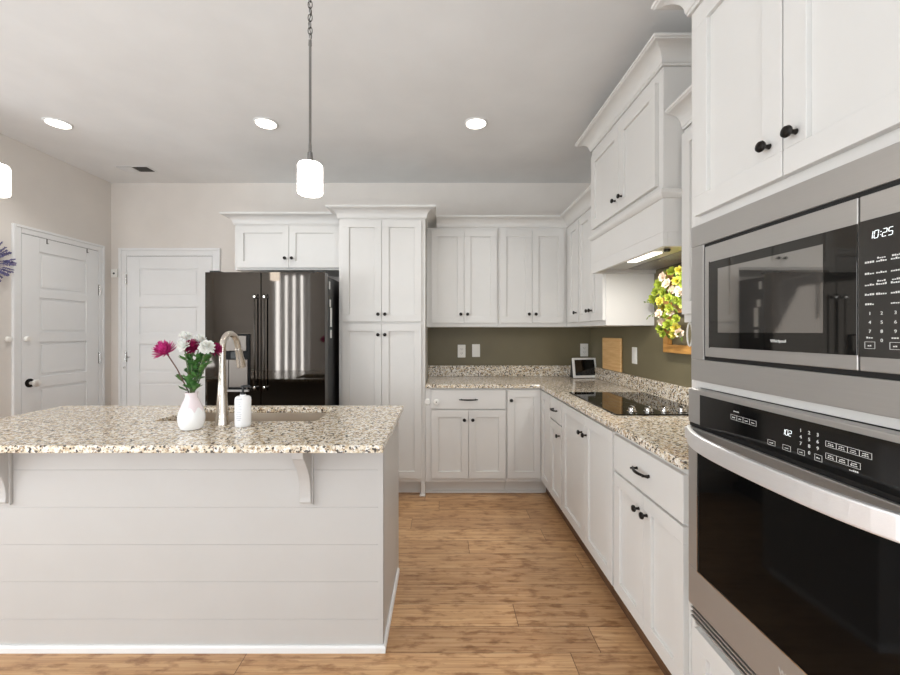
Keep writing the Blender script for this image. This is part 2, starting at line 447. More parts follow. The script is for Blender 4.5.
def panel_door(name, kind, u0, u1, z1, pu0, pu1, zs, plane, casing):
    """five-panel interior door; kind 'B' faces -Y at y=plane, 'L' faces +X at x=plane"""
    def bx(mb, a0, a1, q0, q1, w0, w1):
        if kind == 'B': mb.box(a0, a1, plane-w0, plane-w1, q0, q1)
        else: mb.box(plane+w0, plane+w1, a0, a1, q0, q1)
    mb = MB(); T = .014
    bx(mb, u0, pu0, .01, z1, .001, T); bx(mb, pu1, u1, .01, z1, .001, T)
    edges = [.01]+[z for pr in zs[::-1] for z in pr[::-1]]+[z1]
    for i in range(0, len(edges), 2): bx(mb, pu0, pu1, edges[i], edges[i+1], .001, T)
    for za, zb in zs:
        bx(mb, pu0, pu1, zb, za, .001, .005)
        bx(mb, pu0+.022, pu1-.022, zb+.022, za-.022, .005, .0105)
    leaf = struct(name, mb, TRIM_M, bevel=.003)
    c = MB(); g = .004
    for far, off, th in ((casing*.66, 0, .015), (casing, casing*.66, .021)):
        bx(c, u0-g-far, u0-g-off, 0, z1+g+far, .001, th); bx(c, u1+g+off, u1+g+far, 0, z1+g+far, .001, th)
        bx(c, u0-g-off, u1+g+off, z1+g+off, z1+g+far, .001, th)
    obj('casing', c, TRIM_M, leaf, .003)
    gp = MB(); bx(gp, u0-g, u1+g, z1, z1+g, .001, .003); bx(gp, u0-g, u0, 0, z1, .001, .003); bx(gp, u1, u1+g, 0, z1, .001, .003)
    obj('gap_strip', gp, SLOT_M, leaf)
    return leaf
d1 = panel_door('door_1', 'L', 3.043, 3.722, 2.09, 3.178, 3.597, [(1.975, 1.674), (1.612, 1.335), (1.26, .986), (.9, .625), (.53, .22)], XL, .06)
d2 = panel_door('door_2', 'B', -3.046, -2.224, 2.072, -2.924, -2.357, [(1.95, 1.68), (1.58, 1.32), (1.224, .952), (.855, .58), (.48, .2)], YW, .075)
NICKEL_M = mat('satin_nickel', (226, 222, 216), .3, .45)
kb = MB().lathe([(.034, 0), (.034, .006), (.028, .009)], (XL+.0142, 3.098, .945), (1, 0, 0), 24)
r = obj('knob_rose', kb, BRONZE_M, d1)
obj('door_knob', MB().lathe([(.012, .009), (.012, .034), (.025, .042), (.0285, .056), (.026, .068), (.014, .075), (0, .076)], (XL+.0142, 3.098, .945), (1, 0, 0), 22), NICKEL_M, d1)
for z in (1.73, 1.10, .3):
    obj('hinge', MB().box(XL+.0145, XL+.019, 3.715, 3.729, z-.05, z+.05).lathe([(.006, -.05), (.006, .05)], (XL+.027, 3.7225, z), (0, 0, 1), 10), CHROME_M, d1)
for z in (1.85, 1.10, .3):
    obj('hinge', MB().box(-3.055, -3.041, YW-.018, YW-.0145, z-.05, z+.05).lathe([(.006, -.05), (.006, .05)], (-3.048, YW-.027, z), (0, 0, 1), 10), CHROME_M, d2)
obj('hinge_stop', MB().tube([(-3.048, YW-.03, 1.10), (-3.02, YW-.05, 1.10), (-2.985, YW-.055, 1.10)], .005, 8).lathe([(.009, 0), (.009, .012)], (-3.055, YW-.03, 1.0), (0, -1, 0), 10), CHROME_M, d2)

tag(obj('bounce_rug', MB().box(-4.6, 1.1, -2.3, .35, .001, .012), mat('bounce_rug_grey', (206, 208, 212), .9)), 'unseen pale grey rug added behind the camera to bounce neutral light', 'rug')  # out of view, added to keep the bounce light on the ceiling neutral

# ---------------------------------------------------------------- tall pantry
YF = 3.454
YB = 3.27                     # face of the deep cabinets on the back wall
t = thing('pantry_cabinet', 'tall white pantry cabinet with four doors, standing right of the dark refrigerator', 'cabinet', (-.49, YB+.3, 0))
obj('body', MB().box(-.842, -.137, YB, YW-.002, .114, 2.264), CAB_M, t, .002)
obj('toe_kick', MB().box(-.842, -.175, YB+.07, YB+.085, .0, .114), CAB_M, t)
obj('side_filler', MB().box(-.172, -.137, YB-.004, YB+.08, 0, .114).box(-.182, -.1365, YB-.012, YB+.06, 0, .014), CAB_M, t, .002)
g = .0015
sp = -.49
shaker('B', YB, -.812, sp-g, 1.424, 2.248, t, knob_at=(sp-.028, 1.484))
shaker('B', YB, sp+g, -.168, 1.424, 2.248, t, knob_at=(sp+.028, 1.484))
shaker('B', YB, -.812, sp-g, .15, 1.404, t, knob_at=(sp-.028, 1.318))
shaker('B', YB, sp+g, -.168, .15, 1.404, t, knob_at=(sp+.028, 1.318))
obj('crown_molding', MB().sweep(crown_prof(2.264), [(-.842, YF-.0885), (-.842, YB), (-.137, YB), (-.137, YW-.003)], 1), CAB_M, t, .0008)

# ---------------------------------------------------------------- cabinet over the fridge
YF = 3.454
t = thing('fridge_cabinet', 'short wide white two-door cabinet mounted above the dark refrigerator', 'cabinet', (-1.31, YF+.2, 1.875))
obj('body', MB().box(-1.788, -.8435, YF, YW-.002, 1.875, 2.264), CAB_M, t, .002)
c_ = -1.315
shaker('B', YF, -1.762, c_-g, 1.892, 2.248, t, knob_at=(c_-.03, 1.972))
shaker('B', YF, c_+g, -.868, 1.892, 2.248, t, knob_at=(c_+.03, 1.972))
obj('crown_molding', MB().sweep(crown_prof(2.264), [(-1.788, YW-.003), (-1.788, YF), (-.8435, YF)], 1), CAB_M, t, .0008)

# ---------------------------------------------------------------- cupboards on the back wall
YU = 3.55; ZU0, ZU1 = 1.384, 2.264
def cupboard_back(x0, x1, a, s_, b, label):
    t = thing('kitchen_cupboard', label, 'cabinet', ((x0+x1)/2, YU+.16, ZU0), 'white wall-hung kitchen cupboards')
    obj('body', MB().box(x0, x1, YU, YW-.002, ZU0, ZU1), CAB_M, t, .0015)
    shaker('B', YU, a, s_-g, 1.42, 2.238, t, knob_at=(s_-.03, 1.497))
    shaker('B', YU, s_+g, b, 1.42, 2.238, t, knob_at=(s_+.03, 1.497))
cupboard_back(-.135, .4985, -.093, .195, .486, 'white two-door wall cupboard hung directly right of the tall pantry cabinet')
cupboard_back(.5, 1.1085, .513, .796, 1.083, 'white two-door wall cupboard on the back wall, ending at the corner')
XU = 1.11
t = thing('kitchen_cupboard', 'narrow white single-door wall cupboard on the side wall, deep in the corner', 'cabinet', (XU+.16, 3.5, ZU0), 'white wall-hung kitchen cupboards')
obj('body', MB().box(XU, XR-.002, 3.2, YW-.002, ZU0, ZU1), CAB_M, t, .0015)
shaker('R', XU, 3.212, 3.445, 1.42, 2.238, t, knob_at=(3.245, 1.497))
t = thing('kitchen_cupboard', 'white two-door wall cupboard on the side wall, against the range hood', 'cabinet', (XU+.16, 2.95, ZU0), 'white wall-hung kitchen cupboards')
obj('body', MB().box(XU, XR-.002, 2.708, 3.1985, ZU0, ZU1), CAB_M, t, .0015)
shaker('R', XU, 2.94+g, 3.19, 1.42, 2.238, t, knob_at=(2.97, 1.497))
shaker('R', XU, 2.716, 2.94-g, 1.42, 2.238, t, knob_at=(2.912, 1.497))
o = obj('trim_1', MB().sweep(crown_prof(2.264), [(-.137+.09, YU), (XU, YU), (XU, 2.7)], 1), CAB_M, None, .0008); o['kind'] = 'structure'
t = thing('kitchen_cupboard', 'white wall cupboard squeezed between the range hood and the oven tower', 'cabinet', (XU+.16, 1.58, ZU0), 'white wall-hung kitchen cupboards')
obj('body', MB().box(XU, XR-.002, 1.3245, 1.833, ZU0, ZU1), CAB_M, t, .0015)
shaker('R', XU, 1.34, 1.58-g, 1.42, 2.238, t, knob_at=(1.55, 1.497))
shaker('R', XU, 1.58+g, 1.82, 1.42, 2.238, t, knob_at=(1.61, 1.497))
obj('crown_molding', MB().sweep(crown_prof(2.266), [(XU, 1.833), (XU, 1.3245)], 1), CAB_M, t, .0008)

# ---------------------------------------------------------------- range hood
XH, HY0, HY1 = 1.015, 1.835, 2.706
t = thing('range_hood', 'tall white cabinet-style range hood with two doors over the cooktop', 'range hood', (XH+.2, 2.27, 1.734))
hb = MB().box(XH, XR-.002, HY0, HY1, 1.80, 2.558)
hb.box(XH, XH+.02, HY0, HY1, 1.734, 1.80).box(XH+.02, XR-.002, HY0, HY0+.02, 1.734, 1.80).box(XH+.02, XR-.002, HY1-.02, HY1, 1.734, 1.80)
obj('body', hb, CAB_M, t, .0015)
obj('belt_molding', MB().sweep([(.0, 1.955), (.006, 1.955), (.016, 1.966), (.02, 1.975), (.02, 1.990), (.012, 1.996), (0, 1.996)], [(XR-.09, HY1), (XH, HY1), (XH, HY0), (XU-.004, HY0)], 1), CAB_M, t, .001)
obj('crown_molding', MB().sweep(crown_prof(2.558), [(XR-.003, HY1), (XH, HY1), (XH, HY0), (XR-.003, HY0)], 1), CAB_M, t, .0008)
shaker('R', XH, 1.871, 2.256-g, 2.021, 2.507, t, knob_at=(2.214, 2.092), ks=.8)
shaker('R', XH, 2.256+g, 2.67, 2.021, 2.507, t, knob_at=(2.296, 2.092), ks=.8)
ins = obj('vent_insert', MB().box(XH+.022, XR-.004, HY0+.022, HY1-.022, 1.762, 1.775).box(XH+.03, XH+.2, 1.90, 2.64, 1.752, 1.762), STEEL_M, t, .001)
for a, b in ((1.92, 2.26), (2.28, 2.62)):
    fm = MB().box(1.225, 1.41, a, b, 1.750, 1.7615)
    for k in range(9): fm.box(1.235+k*.019, 1.245+k*.019, a+.012, b-.012, 1.746, 1.750)
    obj('grease_filter', fm, STEEL_M, ins)
obj('light_lens', MB().box(1.085, 1.135, 2.06, 2.34, 1.745, 1.7515), mat('hood_lens', (255, 250, 240), .5, emit=(255, 248, 238), estr=2.2), ins)
obj('hood_switch', MB().lathe([(.016, 0), (.014, -.012), (0, -.014)], (1.12, 1.99, 1.7515), (0, 0, 1), 14), BLACK_M, ins)
area('hood_light', (1.11, 2.20, 1.742), (0, 0, 0), .05, .28, 6.5, (1, .97, .92))

# ---------------------------------------------------------------- base cabinets, back run
GB = 'white base cabinets under the granite counter'
t = thing('base_cabinet', 'white base cabinet with one wide drawer above two doors, next to the pantry', 'cabinet', (.2, YB+.3, 0), GB)
obj('body', MB().box(-.1355, .5235, YB, YW-.002, .114, .882), CAB_M, t, .002)
obj('toe_kick', MB().box(-.1355, .5235, YB+.07, YB+.085, 0, .113).box(-.1355, .5235, YB+.058, YB+.07, 0, .02), CAB_M, t, .002)
slab('B', YB, -.086, .518, .715, .868, t, pull_at=.215, ln=.15)
shaker('B', YB, -.086, .215-g, .15, .705, t, knob_at=(.215-.034, .628))
shaker('B', YB, .215+g, .518, .15, .705, t, knob_at=(.215+.034, .628))
t = thing('corner_cabinet', 'white corner base cabinet with one full-height door on each side of the inside corner', 'cabinet', (.95, YB+.2, 0), GB)
XF = .824
obj('body', MB().prism([(.5245, YB), (XF, YB), (XF, 2.9785), (XR-.002, 2.9785), (XR-.002, YW-.002), (.5245, YW-.002)], .114, .882), CAB_M, t, .0015)
obj('toe_kick', MB().box(.5245, XF+.045, YB+.07, YB+.085, 0, .113).box(.5245, XF+.03, YB+.058, YB+.07, 0, .02), CAB_M, t, .002)
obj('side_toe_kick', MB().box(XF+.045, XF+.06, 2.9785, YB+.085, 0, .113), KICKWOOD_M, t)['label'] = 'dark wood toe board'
shaker('B', YB, .533, XF-.022, .15, .868, t, knob_at=(.560, .786))
shaker('R', XF, 2.99, YB-.024, .14, .868, t)
# ---------------------------------------------------------------- base cabinets, right run
def base_right(y0, y1, label):
    t = thing('base_cabinet', label, 'cabinet', (XF+.3, (y0+y1)/2, 0), GB)
    obj('body', MB().box(XF, XR-.002, y0, y1, .114, .882), CAB_M, t, .0015)
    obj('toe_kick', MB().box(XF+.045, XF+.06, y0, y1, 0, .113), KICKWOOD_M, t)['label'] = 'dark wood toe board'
    return t
t = base_right(2.687, 2.977, 'narrow white base cabinet with a small drawer over a single door, near the inside corner')
slab('R', XF, 2.698, 2.972, .708, .868, t, pull_at=2.835, ln=.11)
shaker('R', XF, 2.698, 2.972, .14, .698, t, knob_at=(2.735, .628))
t = base_right(1.880, 2.6855, 'white base cabinet with two full-height doors right under the cooktop')
shaker('R', XF, 2.262+g, 2.679, .14, .868, t, knob_at=(2.296, .765))
shaker('R', XF, 1.893, 2.262-g, .14, .868, t, knob_at=(2.228, .765))
t = base_right(1.3235, 1.8785, 'white base cabinet with drawer and two doors touching the oven tower')
slab('R', XF, 1.334, 1.873, .698, .862, t, pull_at=1.60, ln=.125)
shaker('R', XF, 1.60+g, 1.873, .14, .688, t, knob_at=(1.632, .62))
shaker('R', XF, 1.334, 1.60-g, .14, .688, t, knob_at=(1.568, .62))

# ---------------------------------------------------------------- perimeter countertop
ZC = .914
t = thing('granite_countertop', 'speckled granite countertop wrapping the corner with the cooktop set in it', 'countertop', (1.1, 3.4, .884))
obj('worktop', MB().prism([(-.134, YB-.033), (XF-.031, YB-.033), (XF-.031, 1.3235), (XR-.002, 1.3235), (XR-.002, YW-.002), (-.134, YW-.002)], .884, ZC), GRANITE_M, t, .004)
obj('backsplash', MB().prism([(-.134, YW-.024), (XR-.024, YW-.024), (XR-.024, 1.3235), (XR-.002, 1.3235), (XR-.002, YW-.002), (-.134, YW-.002)], ZC+.0005, 1.016), GRANITE_M, t, .002)

# ---------------------------------------------------------------- cooktop
t = thing('electric_cooktop', 'black glass electric cooktop set into the granite under the hood', 'cooktop', (1.145, 2.405, ZC+.001))
gl = obj('glass_top', MB().box(.885, 1.40, 2.035, 2.785, ZC+.001, ZC+.008), GLASSBLK_M, t, .002)
BR_M = mat('burner_ring', (58, 58, 58), .3)
for bx_, by_, br in ((1.01, 2.62, .075), (1.28, 2.62, .09), (1.02, 2.32, .09), (1.28, 2.34, .07)):
    for rr in (br,):
        bm_ = MB(); n = 36; vi = [bm_.bm.verts.new((bx_+rr*math.cos(2*PI*k/n), by_+rr*math.sin(2*PI*k/n), ZC+.0083)) for k in range(n)]
        vo = [bm_.bm.verts.new((bx_+(rr+.0018)*math.cos(2*PI*k/n), by_+(rr+.0018)*math.sin(2*PI*k/n), ZC+.0083)) for k in range(n)]
        for k in range(n): bm_.bm.faces.new((vi[k], vi[(k+1) % n], vo[(k+1) % n], vo[k]))
        obj('burner_ring', bm_, BR_M, gl)
for xk in (632, 648.5, 665, 682):
    Yk = 2.105; Xk = (xk-442)*Yk/F
    kk = MB().lathe([(.026, 0), (.026, .003), (.0185, .004), (.0185, .018), (.017, .020), (0, .020)], (Xk, Yk, ZC+.0083), (0, 0, 1), 20)
    kk.box(Xk-.005, Xk+.005, Yk-.019, Yk+.019, ZC+.028, ZC+.038)
    obj('knob', kk, CHROME_M, t, .001)

# ---------------------------------------------------------------- refrigerator
DISP_M = steel('dispenser_steel', (112, 106, 100), .42, 'z')
t = thing('refrigerator', 'dark stainless side-by-side refrigerator with a water dispenser, between pantry and white door', 'refrigerator', (-1.316, 3.4, 0))
FX0, FX1, FYD, FSP = -1.762, -.870, 2.975, -1.346
obj('body', MB().box(FX0+.006, FX1, FYD+.078, YW-.03, .03, 1.765).box(FX0+.03, FX1-.03, FYD+.09, YW-.08, 0, .03), FRSIDE_M, t, .004)
obj('toe_grille', MB().box(FX0+.01, FX1-.01, FYD+.05, FYD+.077, .01, .075), BLACK_M, t)
def fdoor(x0, x1):
    mb = MB(); n = 14; poly = []
    for i in range(n+1):
        q = i/n; poly.append((x0+(x1-x0)*q, FYD+.0006*(2*q-1)**2))
    poly += [(x1, FYD+.075), (x0, FYD+.075)]
    mb.prism(poly, .085, 1.785)
    for f in mb.bm.faces:
        f.smooth = abs(f.normal.z) < .5
    return mb
for a, b, hs, dn in ((FX0, FSP-.004, -1, 'freezer_door'), (FSP+.004, FX1, 1, 'fresh_food_door')):
    d = obj(dn, fdoor(a, b), FRIDGE_M, t)
    hx = FSP+hs*.036
    hm = MB().tube([(hx, FYD-.028, z) for z in (.90, .905, 1.25, 1.62, 1.625)], [.003, .005, .005, .005, .003], 12)
    hd = obj('handle', hm, FRIDGE_M, d)
    for z in (.93, 1.60):
        obj('handle_bolt', MB().lathe([(.011, -.003), (.012, .038), (.009, .042), (0, .043)], (hx, FYD+.006, z), (0, -1, 0), 12), CHROME_M, d)
    obj('hinge_cap', MB().box(min(a, b)+.02 if hs < 0 else b-.09, min(a, b)+.09 if hs < 0 else b-.02, FYD+.02, FYD+.13, 1.7852, 1.80), BLACK_M, t, .004)
    if hs < 0:
        yq = FYD+.0045
        dp = obj('water_dispenser', MB().box(-1.612, -1.425, yq-.012, yq+.02, .895, 1.325), mat('dispenser_black', (14, 14, 14), .5, 0, .15), d, .004)
        obj('control_plate', MB().box(-1.600, -1.450, yq-.018, yq-.012, 1.20, 1.312), DISP_M, dp, .002)
        obj('cavity', MB().box(-1.598, -1.582, yq-.02, yq-.012, .915, 1.135).box(-1.452, -1.440, yq-.02, yq-.012, .915, 1.135).box(-1.582, -1.452, yq-.015, yq-.012, .93, 1.135), DISP_M, dp, .002)
        obj('drip_tray', MB().box(-1.61, -1.428, yq-.03, yq-.012, .898, .913), STEEL_M, dp, .002)
        obj('spout', MB().box(-1.56, -1.50, yq-.03, yq-.012, 1.14, 1.195), BLACK_M, dp, .004)
fg = mat('magnet_paper', (226, 226, 222), .6)
for i, (y, z, dy, dz, lab) in enumerate(((3.083, 1.70, .012, .03, 'small pale magnet at the top of the dark refrigerator side'),
        (3.10, 1.563, .016, .028, 'round-cornered white magnet on the refrigerator side above the paper strip'),
        (3.125, 1.455, .02, .075, 'longest white paper strip stuck to the dark refrigerator side'),
        (3.122, 1.325, .018, .032, 'lowest small white magnet on the dark refrigerator side'))):
    tag(obj('fridge_magnet', MB().box(FX1+.0005, FX1+.006, y-dy, y+dy, z-dz, z+dz), fg, None, .002), lab, 'magnet', 'magnets and notes on the refrigerator side')

# ---------------------------------------------------------------- oven tower
TY0, TY1, ZT = .53, 1.321, 2.387
t = thing('oven_cabinet', 'tall white cabinet tower housing the microwave and wall oven', 'cabinet', (XF+.3, .92, 0))
b = MB()
b.box(XF, XR-.002, TY1-.018, TY1, 0, ZT).box(XF, XR-.002, TY0, TY0+.018, 0, ZT)
b.box(XF+.02, XR-.002, TY0+.018, TY1-.018, 1.69, ZT)
b.box(XR-.02, XR-.002, TY0+.018, TY1-.018, .1, 1.69)
b.box(XF, XR-.02, TY0+.041, TY1-.0445, 1.163, 1.1865)
b.box(XF, XR-.02, TY0+.018, TY1-.018, .395, .43)
b.box(XF, XF+.02, TY1-.044, TY1-.018, .1, ZT).box(XF, XF+.02, TY0+.018, TY0+.04, .1, ZT)
b.box(XF, XF+.02, TY0+.04, TY1-.044, 1.66, 1.72).box(XF, XF+.02, TY0+.04, TY1-.044, 2.33, ZT)
b.box(XF, XF+.02, TY0+.04, TY1-.044, .1, .16)
obj('body', b, CAB_M, t, .0015)
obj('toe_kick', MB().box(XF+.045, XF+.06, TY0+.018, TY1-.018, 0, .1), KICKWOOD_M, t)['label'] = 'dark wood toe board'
obj('crown_molding', MB().sweep(crown_prof(ZT, .10), [(XR-.003, TY1), (XF, TY1), (XF, TY0), (XR-.003, TY0)], 1), CAB_M, t, .0008)
shaker('R', XF, .947, 1.277, 1.708, 2.36, t, knob_at=(.982, 1.795), rail=.06, ks=.84)
shaker('R', XF, .575, .943, 1.708, 2.36, t, knob_at=(.908, 1.795), rail=.06, ks=.84)
shaker('R', XF, .575, 1.277, .15, .40, t, name='drawer')

# text matrix on the tower faces: reading direction -Y, up +Z, normal -X
def TM(x, y, z): return Matrix(((0, 0, -1, x), (-1, 0, 0, y), (0, 1, 0, z), (0, 0, 0, 1)))
SEG = {'0': 'abcdef', '1': 'bc', '2': 'abged', '5': 'afgcd'}
def seg_digits(mb, s, x, y, z, h, gap=.72, th=.075, slant=.14):
    """seven-segment digits centred at (y, z)"""
    wd = h*.5; n = len(s); adv = [h*gap if c != ':' else h*.3 for c in s]; tot = sum(adv); u = -tot/2
    def bar(u0, v0, u1, v1):
        r = h*th*.5
        if abs(v1-v0) < 1e-6: q = [(u0+r, v0-r), (u1-r, v0-r), (u1-r, v0+r), (u0+r, v0+r)]
        else: q = [(u0-r, v0+r*.8), (u0+r, v0+r*.8), (u1+r, v1-r*.8), (u1-r, v1-r*.8)]
        mb.extrude_poly([(x, y-(a+slant*b), z+b) for a, b in q], (-.0004, 0, 0))
    for c, ad in zip(s, adv):
        l, rr, bt, md, tp = u+(ad-wd)/2, u+(ad+wd)/2, -h/2, 0, h/2
        if c == ':':
            for v in (-.2*h, .2*h): bar(u+ad/2-.05*h, v, u+ad/2+.15*h, v)
        else:
            P = dict(a=(l, tp, rr, tp), b=(rr, md, rr, tp), c=(rr, bt, rr, md), d=(l, bt, rr, bt), e=(l, bt, l, md), f=(l, md, l, tp), g=(l, md, rr, md))
            for k in SEG[c]: bar(*P[k])
        u += ad
def mark(mb, x, y, z, wd, h):      # a printed word too small to read, centred at (y, z)
    n = max(2, int(wd/.0035)); random.seed(int(y*1e4)+int(z*1e3))
    u = -wd/2
    for i in range(n):
        ww = wd/n*.7; hh = h*random.choice((.5, .6, .85))
        mb.box(x-.0004, x, y-u-ww, y-u, z-h/2, z-h/2+hh); u += wd/n
def outline(mb, x, y0, y1, z0, z1, th=.0006):
    for a in ((y0, y1, z0, z0+th), (y0, y1, z1-th, z1), (y0, y0+th, z0, z1), (y1-th, y1, z0, z1)): mb.box(x-.0004, x, *a)
# --- microwave
XM = .80
t = thing('microwave_oven', 'built-in stainless microwave with trim frame, above the wall oven', 'microwave', (XM+.2, .92, 1.19))
MY0, MY1 = .547, 1.285
fr = MB()
fr.box(XM, XF-.001, MY0, MY1, 1.608, 1.674).box(XM, XF-.001, MY0, MY1, 1.187, 1.254)
fr.box(XM, XF-.001, 1.2235, MY1, 1.254, 1.608).box(XM, XF-.001, MY0, .6085, 1.254, 1.608)
obj('trim_frame', fr, STEEL_M, t, .002)
obj('cavity_box', MB().box(XF+.003, XF+.42, .60, 1.23, 1.245, 1.61), MATTBLACK_M, t)
obj('gap_filler', MB().box(XM+.003, XF+.002, 1.2125, 1.223, 1.2545, 1.6075).box(XM+.003, XF+.002, .609, 1.2125, 1.2545, 1.2655).box(XM+.003, XF+.002, .609, 1.2125, 1.5975, 1.6075), MATTBLACK_M, t)  # black strips filling the gap around the door
d = obj('door', MB().box(XM-.004, XF, .7655, 1.212, 1.266, 1.597), STEEL_M, t, .002)
gs = obj('door_glass', MB().box(XM-.006, XM-.0045, .7655, 1.1885, 1.295, 1.547), DOORGLASS_M, d, .0005)
obj('viewing_window', MB().box(XM-.0066, XM-.0061, .833, 1.151, 1.338, 1.523), MIRRORGLASS_M, d)
obj('glass_border', MB().box(XM-.0052, XM-.0041, 1.1885, 1.192, 1.293, 1.549), MATTBLACK_M, d)
tx = MB().text('Whirlpool', .0105, TM(XM-.0062, .945, 1.3185)); 
obj('logo', tx, WHITE_MARK_M, d)
cp = obj('control_panel', MB().box(XM-.004, XF, .620, .7625, 1.266, 1.597), STEEL_M, t, .002)
obj('panel_glass', MB().box(XM-.006, XM-.0045, .620, .7625, 1.293, 1.549), mat('microwave_panel_glass', (70, 68, 65), .09, .6), cp, .0005)
sd = MB(); seg_digits(sd, '10:25', XM-.0062, .724, 1.519, .0135); obj('clock_display', sd, LED_M, cp)
km = MB()
for rz, rowY in enumerate((1.470, 1.449, 1.428, 1.410)):
    for cx_, wd in ((.742, .017), (.722, .018), (.698, .018)):
        mark(km, XM-.0062, cx_, rowY, wd, .0042)
        if rz in (0, 2) and cx_ < .73: mark(km, XM-.0062, cx_, rowY+.0055, wd*.8, .0036)
mark(km, XM-.0062, .742, 1.392, .016, .004); mark(km, XM-.0062, .700, 1.392, .014, .004)
for i, row in enumerate(('123', '456', '789')):
    for j, ch in enumerate(row): km.text(ch, .0085, TM(XM-.0062, (.742, .722, .700)[j], 1.374-.0165*i))
km.text('0', .0085, TM(XM-.0062, .722, 1.3245))
for yy in (.742, .700):
    mark(km, XM-.0062, yy, 1.330, .012, .0038); outline(km, XM-.0062, yy-.009, yy+.009, 1.309, 1.322); mark(km, XM-.0062, yy, 1.3155, .007, .0042)
obj('keypad', km, WHITE_MARK_M, cp)
# --- wall oven
XO = .79
t = thing('wall_oven', 'built-in stainless wall oven with black glass door, below the microwave', 'oven', (XO+.2, .92, .43))
OY0, OY1 = .545, 1.2835
obj('cavity_box', MB().box(XF+.004, XF+.5, .60, 1.25, .44, 1.155), MATTBLACK_M, t)
cp = obj('control_panel', MB().box(XO, XF-.001, OY0, OY1, 1.054, 1.1615), STEEL_M, t, .003)
obj('panel_glass', MB().box(XO-.0015, XO-.0002, OY0+.02, 1.2235, 1.0545, 1.1475), mat('oven_panel_glass', (15, 15, 15), .08, 0, .5), cp)
obj('gap_strip', MB().box(XO+.006, XF-.001, OY0, OY1, 1.041, 1.0535), MATTBLACK_M, t)
xo = XO-.0017
def ov(x, y): p = pxR(x, y, XO); return p.y, p.z
sd = MB(); y, z = ov(787.5, 432.5); seg_digits(sd, '102', xo, y, z, .0125); obj('oven_display', sd, LED_M, cp)
km = MB()
def group_box(x0, yt0, x1, yb1, cells, two=False):
    ya, za = ov(x0, yt0); yb, zb = ov(x1, yb1)
    outline(km, xo, yb, ya, zb, za)
    for i in range(cells):
        yc = ya+(yb-ya)*(i+.5)/cells
        if i: km.box(xo-.0004, xo, ya+(yb-ya)*i/cells-.0004, ya+(yb-ya)*i/cells+.0004, zb, za)
        h = za-zb
        if two: mark(km, xo, yc, (za+zb)/2+h*.16, abs(yb-ya)/cells*.5, h*.2); mark(km, xo, yc, (za+zb)/2-h*.16, abs(yb-ya)/cells*.6, h*.2)
        else: mark(km, xo, yc, (za+zb)/2, abs(yb-ya)/cells*.5, h*.26)
group_box(731.5, 414, 757, 426.5, 4)
y, z = ov(737, 411.5); mark(km, xo, y, z, .02, .004)
obj('mode_buttons', km, WHITE_MARK_M, cp); km = MB()
group_box(768.5, 439, 776, 446.5, 1); group_box(783.5, 444, 791.5, 452, 1)
for j, (xc, yc) in enumerate(((801.5, 430.5), (810, 433), (818.5, 435))):
    for i in range(3):
        y, z = ov(xc, yc); km.text(str(i*3+j+1), .0105, TM(xo, y, z-.0143*i))
y, z = ov(810, 433); km.text('0', .0105, TM(xo, y, z-.0143*3))
group_box(798.5, 448.5, 805.5, 456, 1); group_box(815.5, 453.5, 823, 462.5, 1)
group_box(826.5, 440.5, 873, 460, 4, True); group_box(826.5, 452.5, 861.5, 470, 3, True)
y, z = ov(855, 471); mark(km, xo, y, z, .018, .0035)
obj('keypad', km, WHITE_MARK_M, cp)
d = obj('door', MB().box(XO, XF-.001, OY0, OY1, .478, .60).box(XO, XF-.001, OY0, OY1, .99, 1.040).box(XO, XF-.001, 1.2375, OY1, .60, .99).box(XO, XF-.001, OY0, OY0+.03, .60, .99), STEEL_M, t, .0025)
obj('door_glass', MB().box(XO+.001, XF-.001, OY0+.03, 1.2375, .60, .99), mat('oven_door_glass', (9, 9, 9), .05, 0, .12), d)
obj('glass_edge', MB().box(XO-.001, XO+.001, OY0+.028, 1.2395, .597, .6).box(XO-.001, XO+.001, 1.2365, 1.2395, .6, .99), CHROME_M, d)
hm = MB(); n = 24; outer, inner = [], []
for i in range(n+1):
    q = i/n; y = OY1-.012+(OY0+.012-OY1+.012)*q; wv = .012+.074*(1-(2*q-1)**4*.7-(2*q-1)**2*.3)
    outer.append((XO-wv, y)); inner.append((XO-wv+.016, y))
hp = outer+inner[::-1]
hm.prism(hp, .999, 1.046)
for yq in (OY1-.02, OY0+.02): hm.box(XO-.02, XO, yq-.008, yq+.008, 1.003, 1.042)
obj('handle', hm, steel('handle_steel', (236, 235, 235), .4, 'y', 0.0, .75), d, .004)
obj('logo', MB().text('Whirlpool', .020, TM(XO-.0005, .897, .546), extrude=.0006), mat('logo_metal', (206, 203, 198), .4, .5), d)
vm = MB()
for k in range(3): vm.box(XO+.004, XF-.001, OY0, OY1-.006, .434+k*.014, .439+k*.014)
vt = obj('vent_strip', vm, STEEL_M, t, .0008)
obj('vent_slot', MB().box(XO+.012, XF-.001, OY0, OY1-.004, .432, .477), MATTBLACK_M, vt)

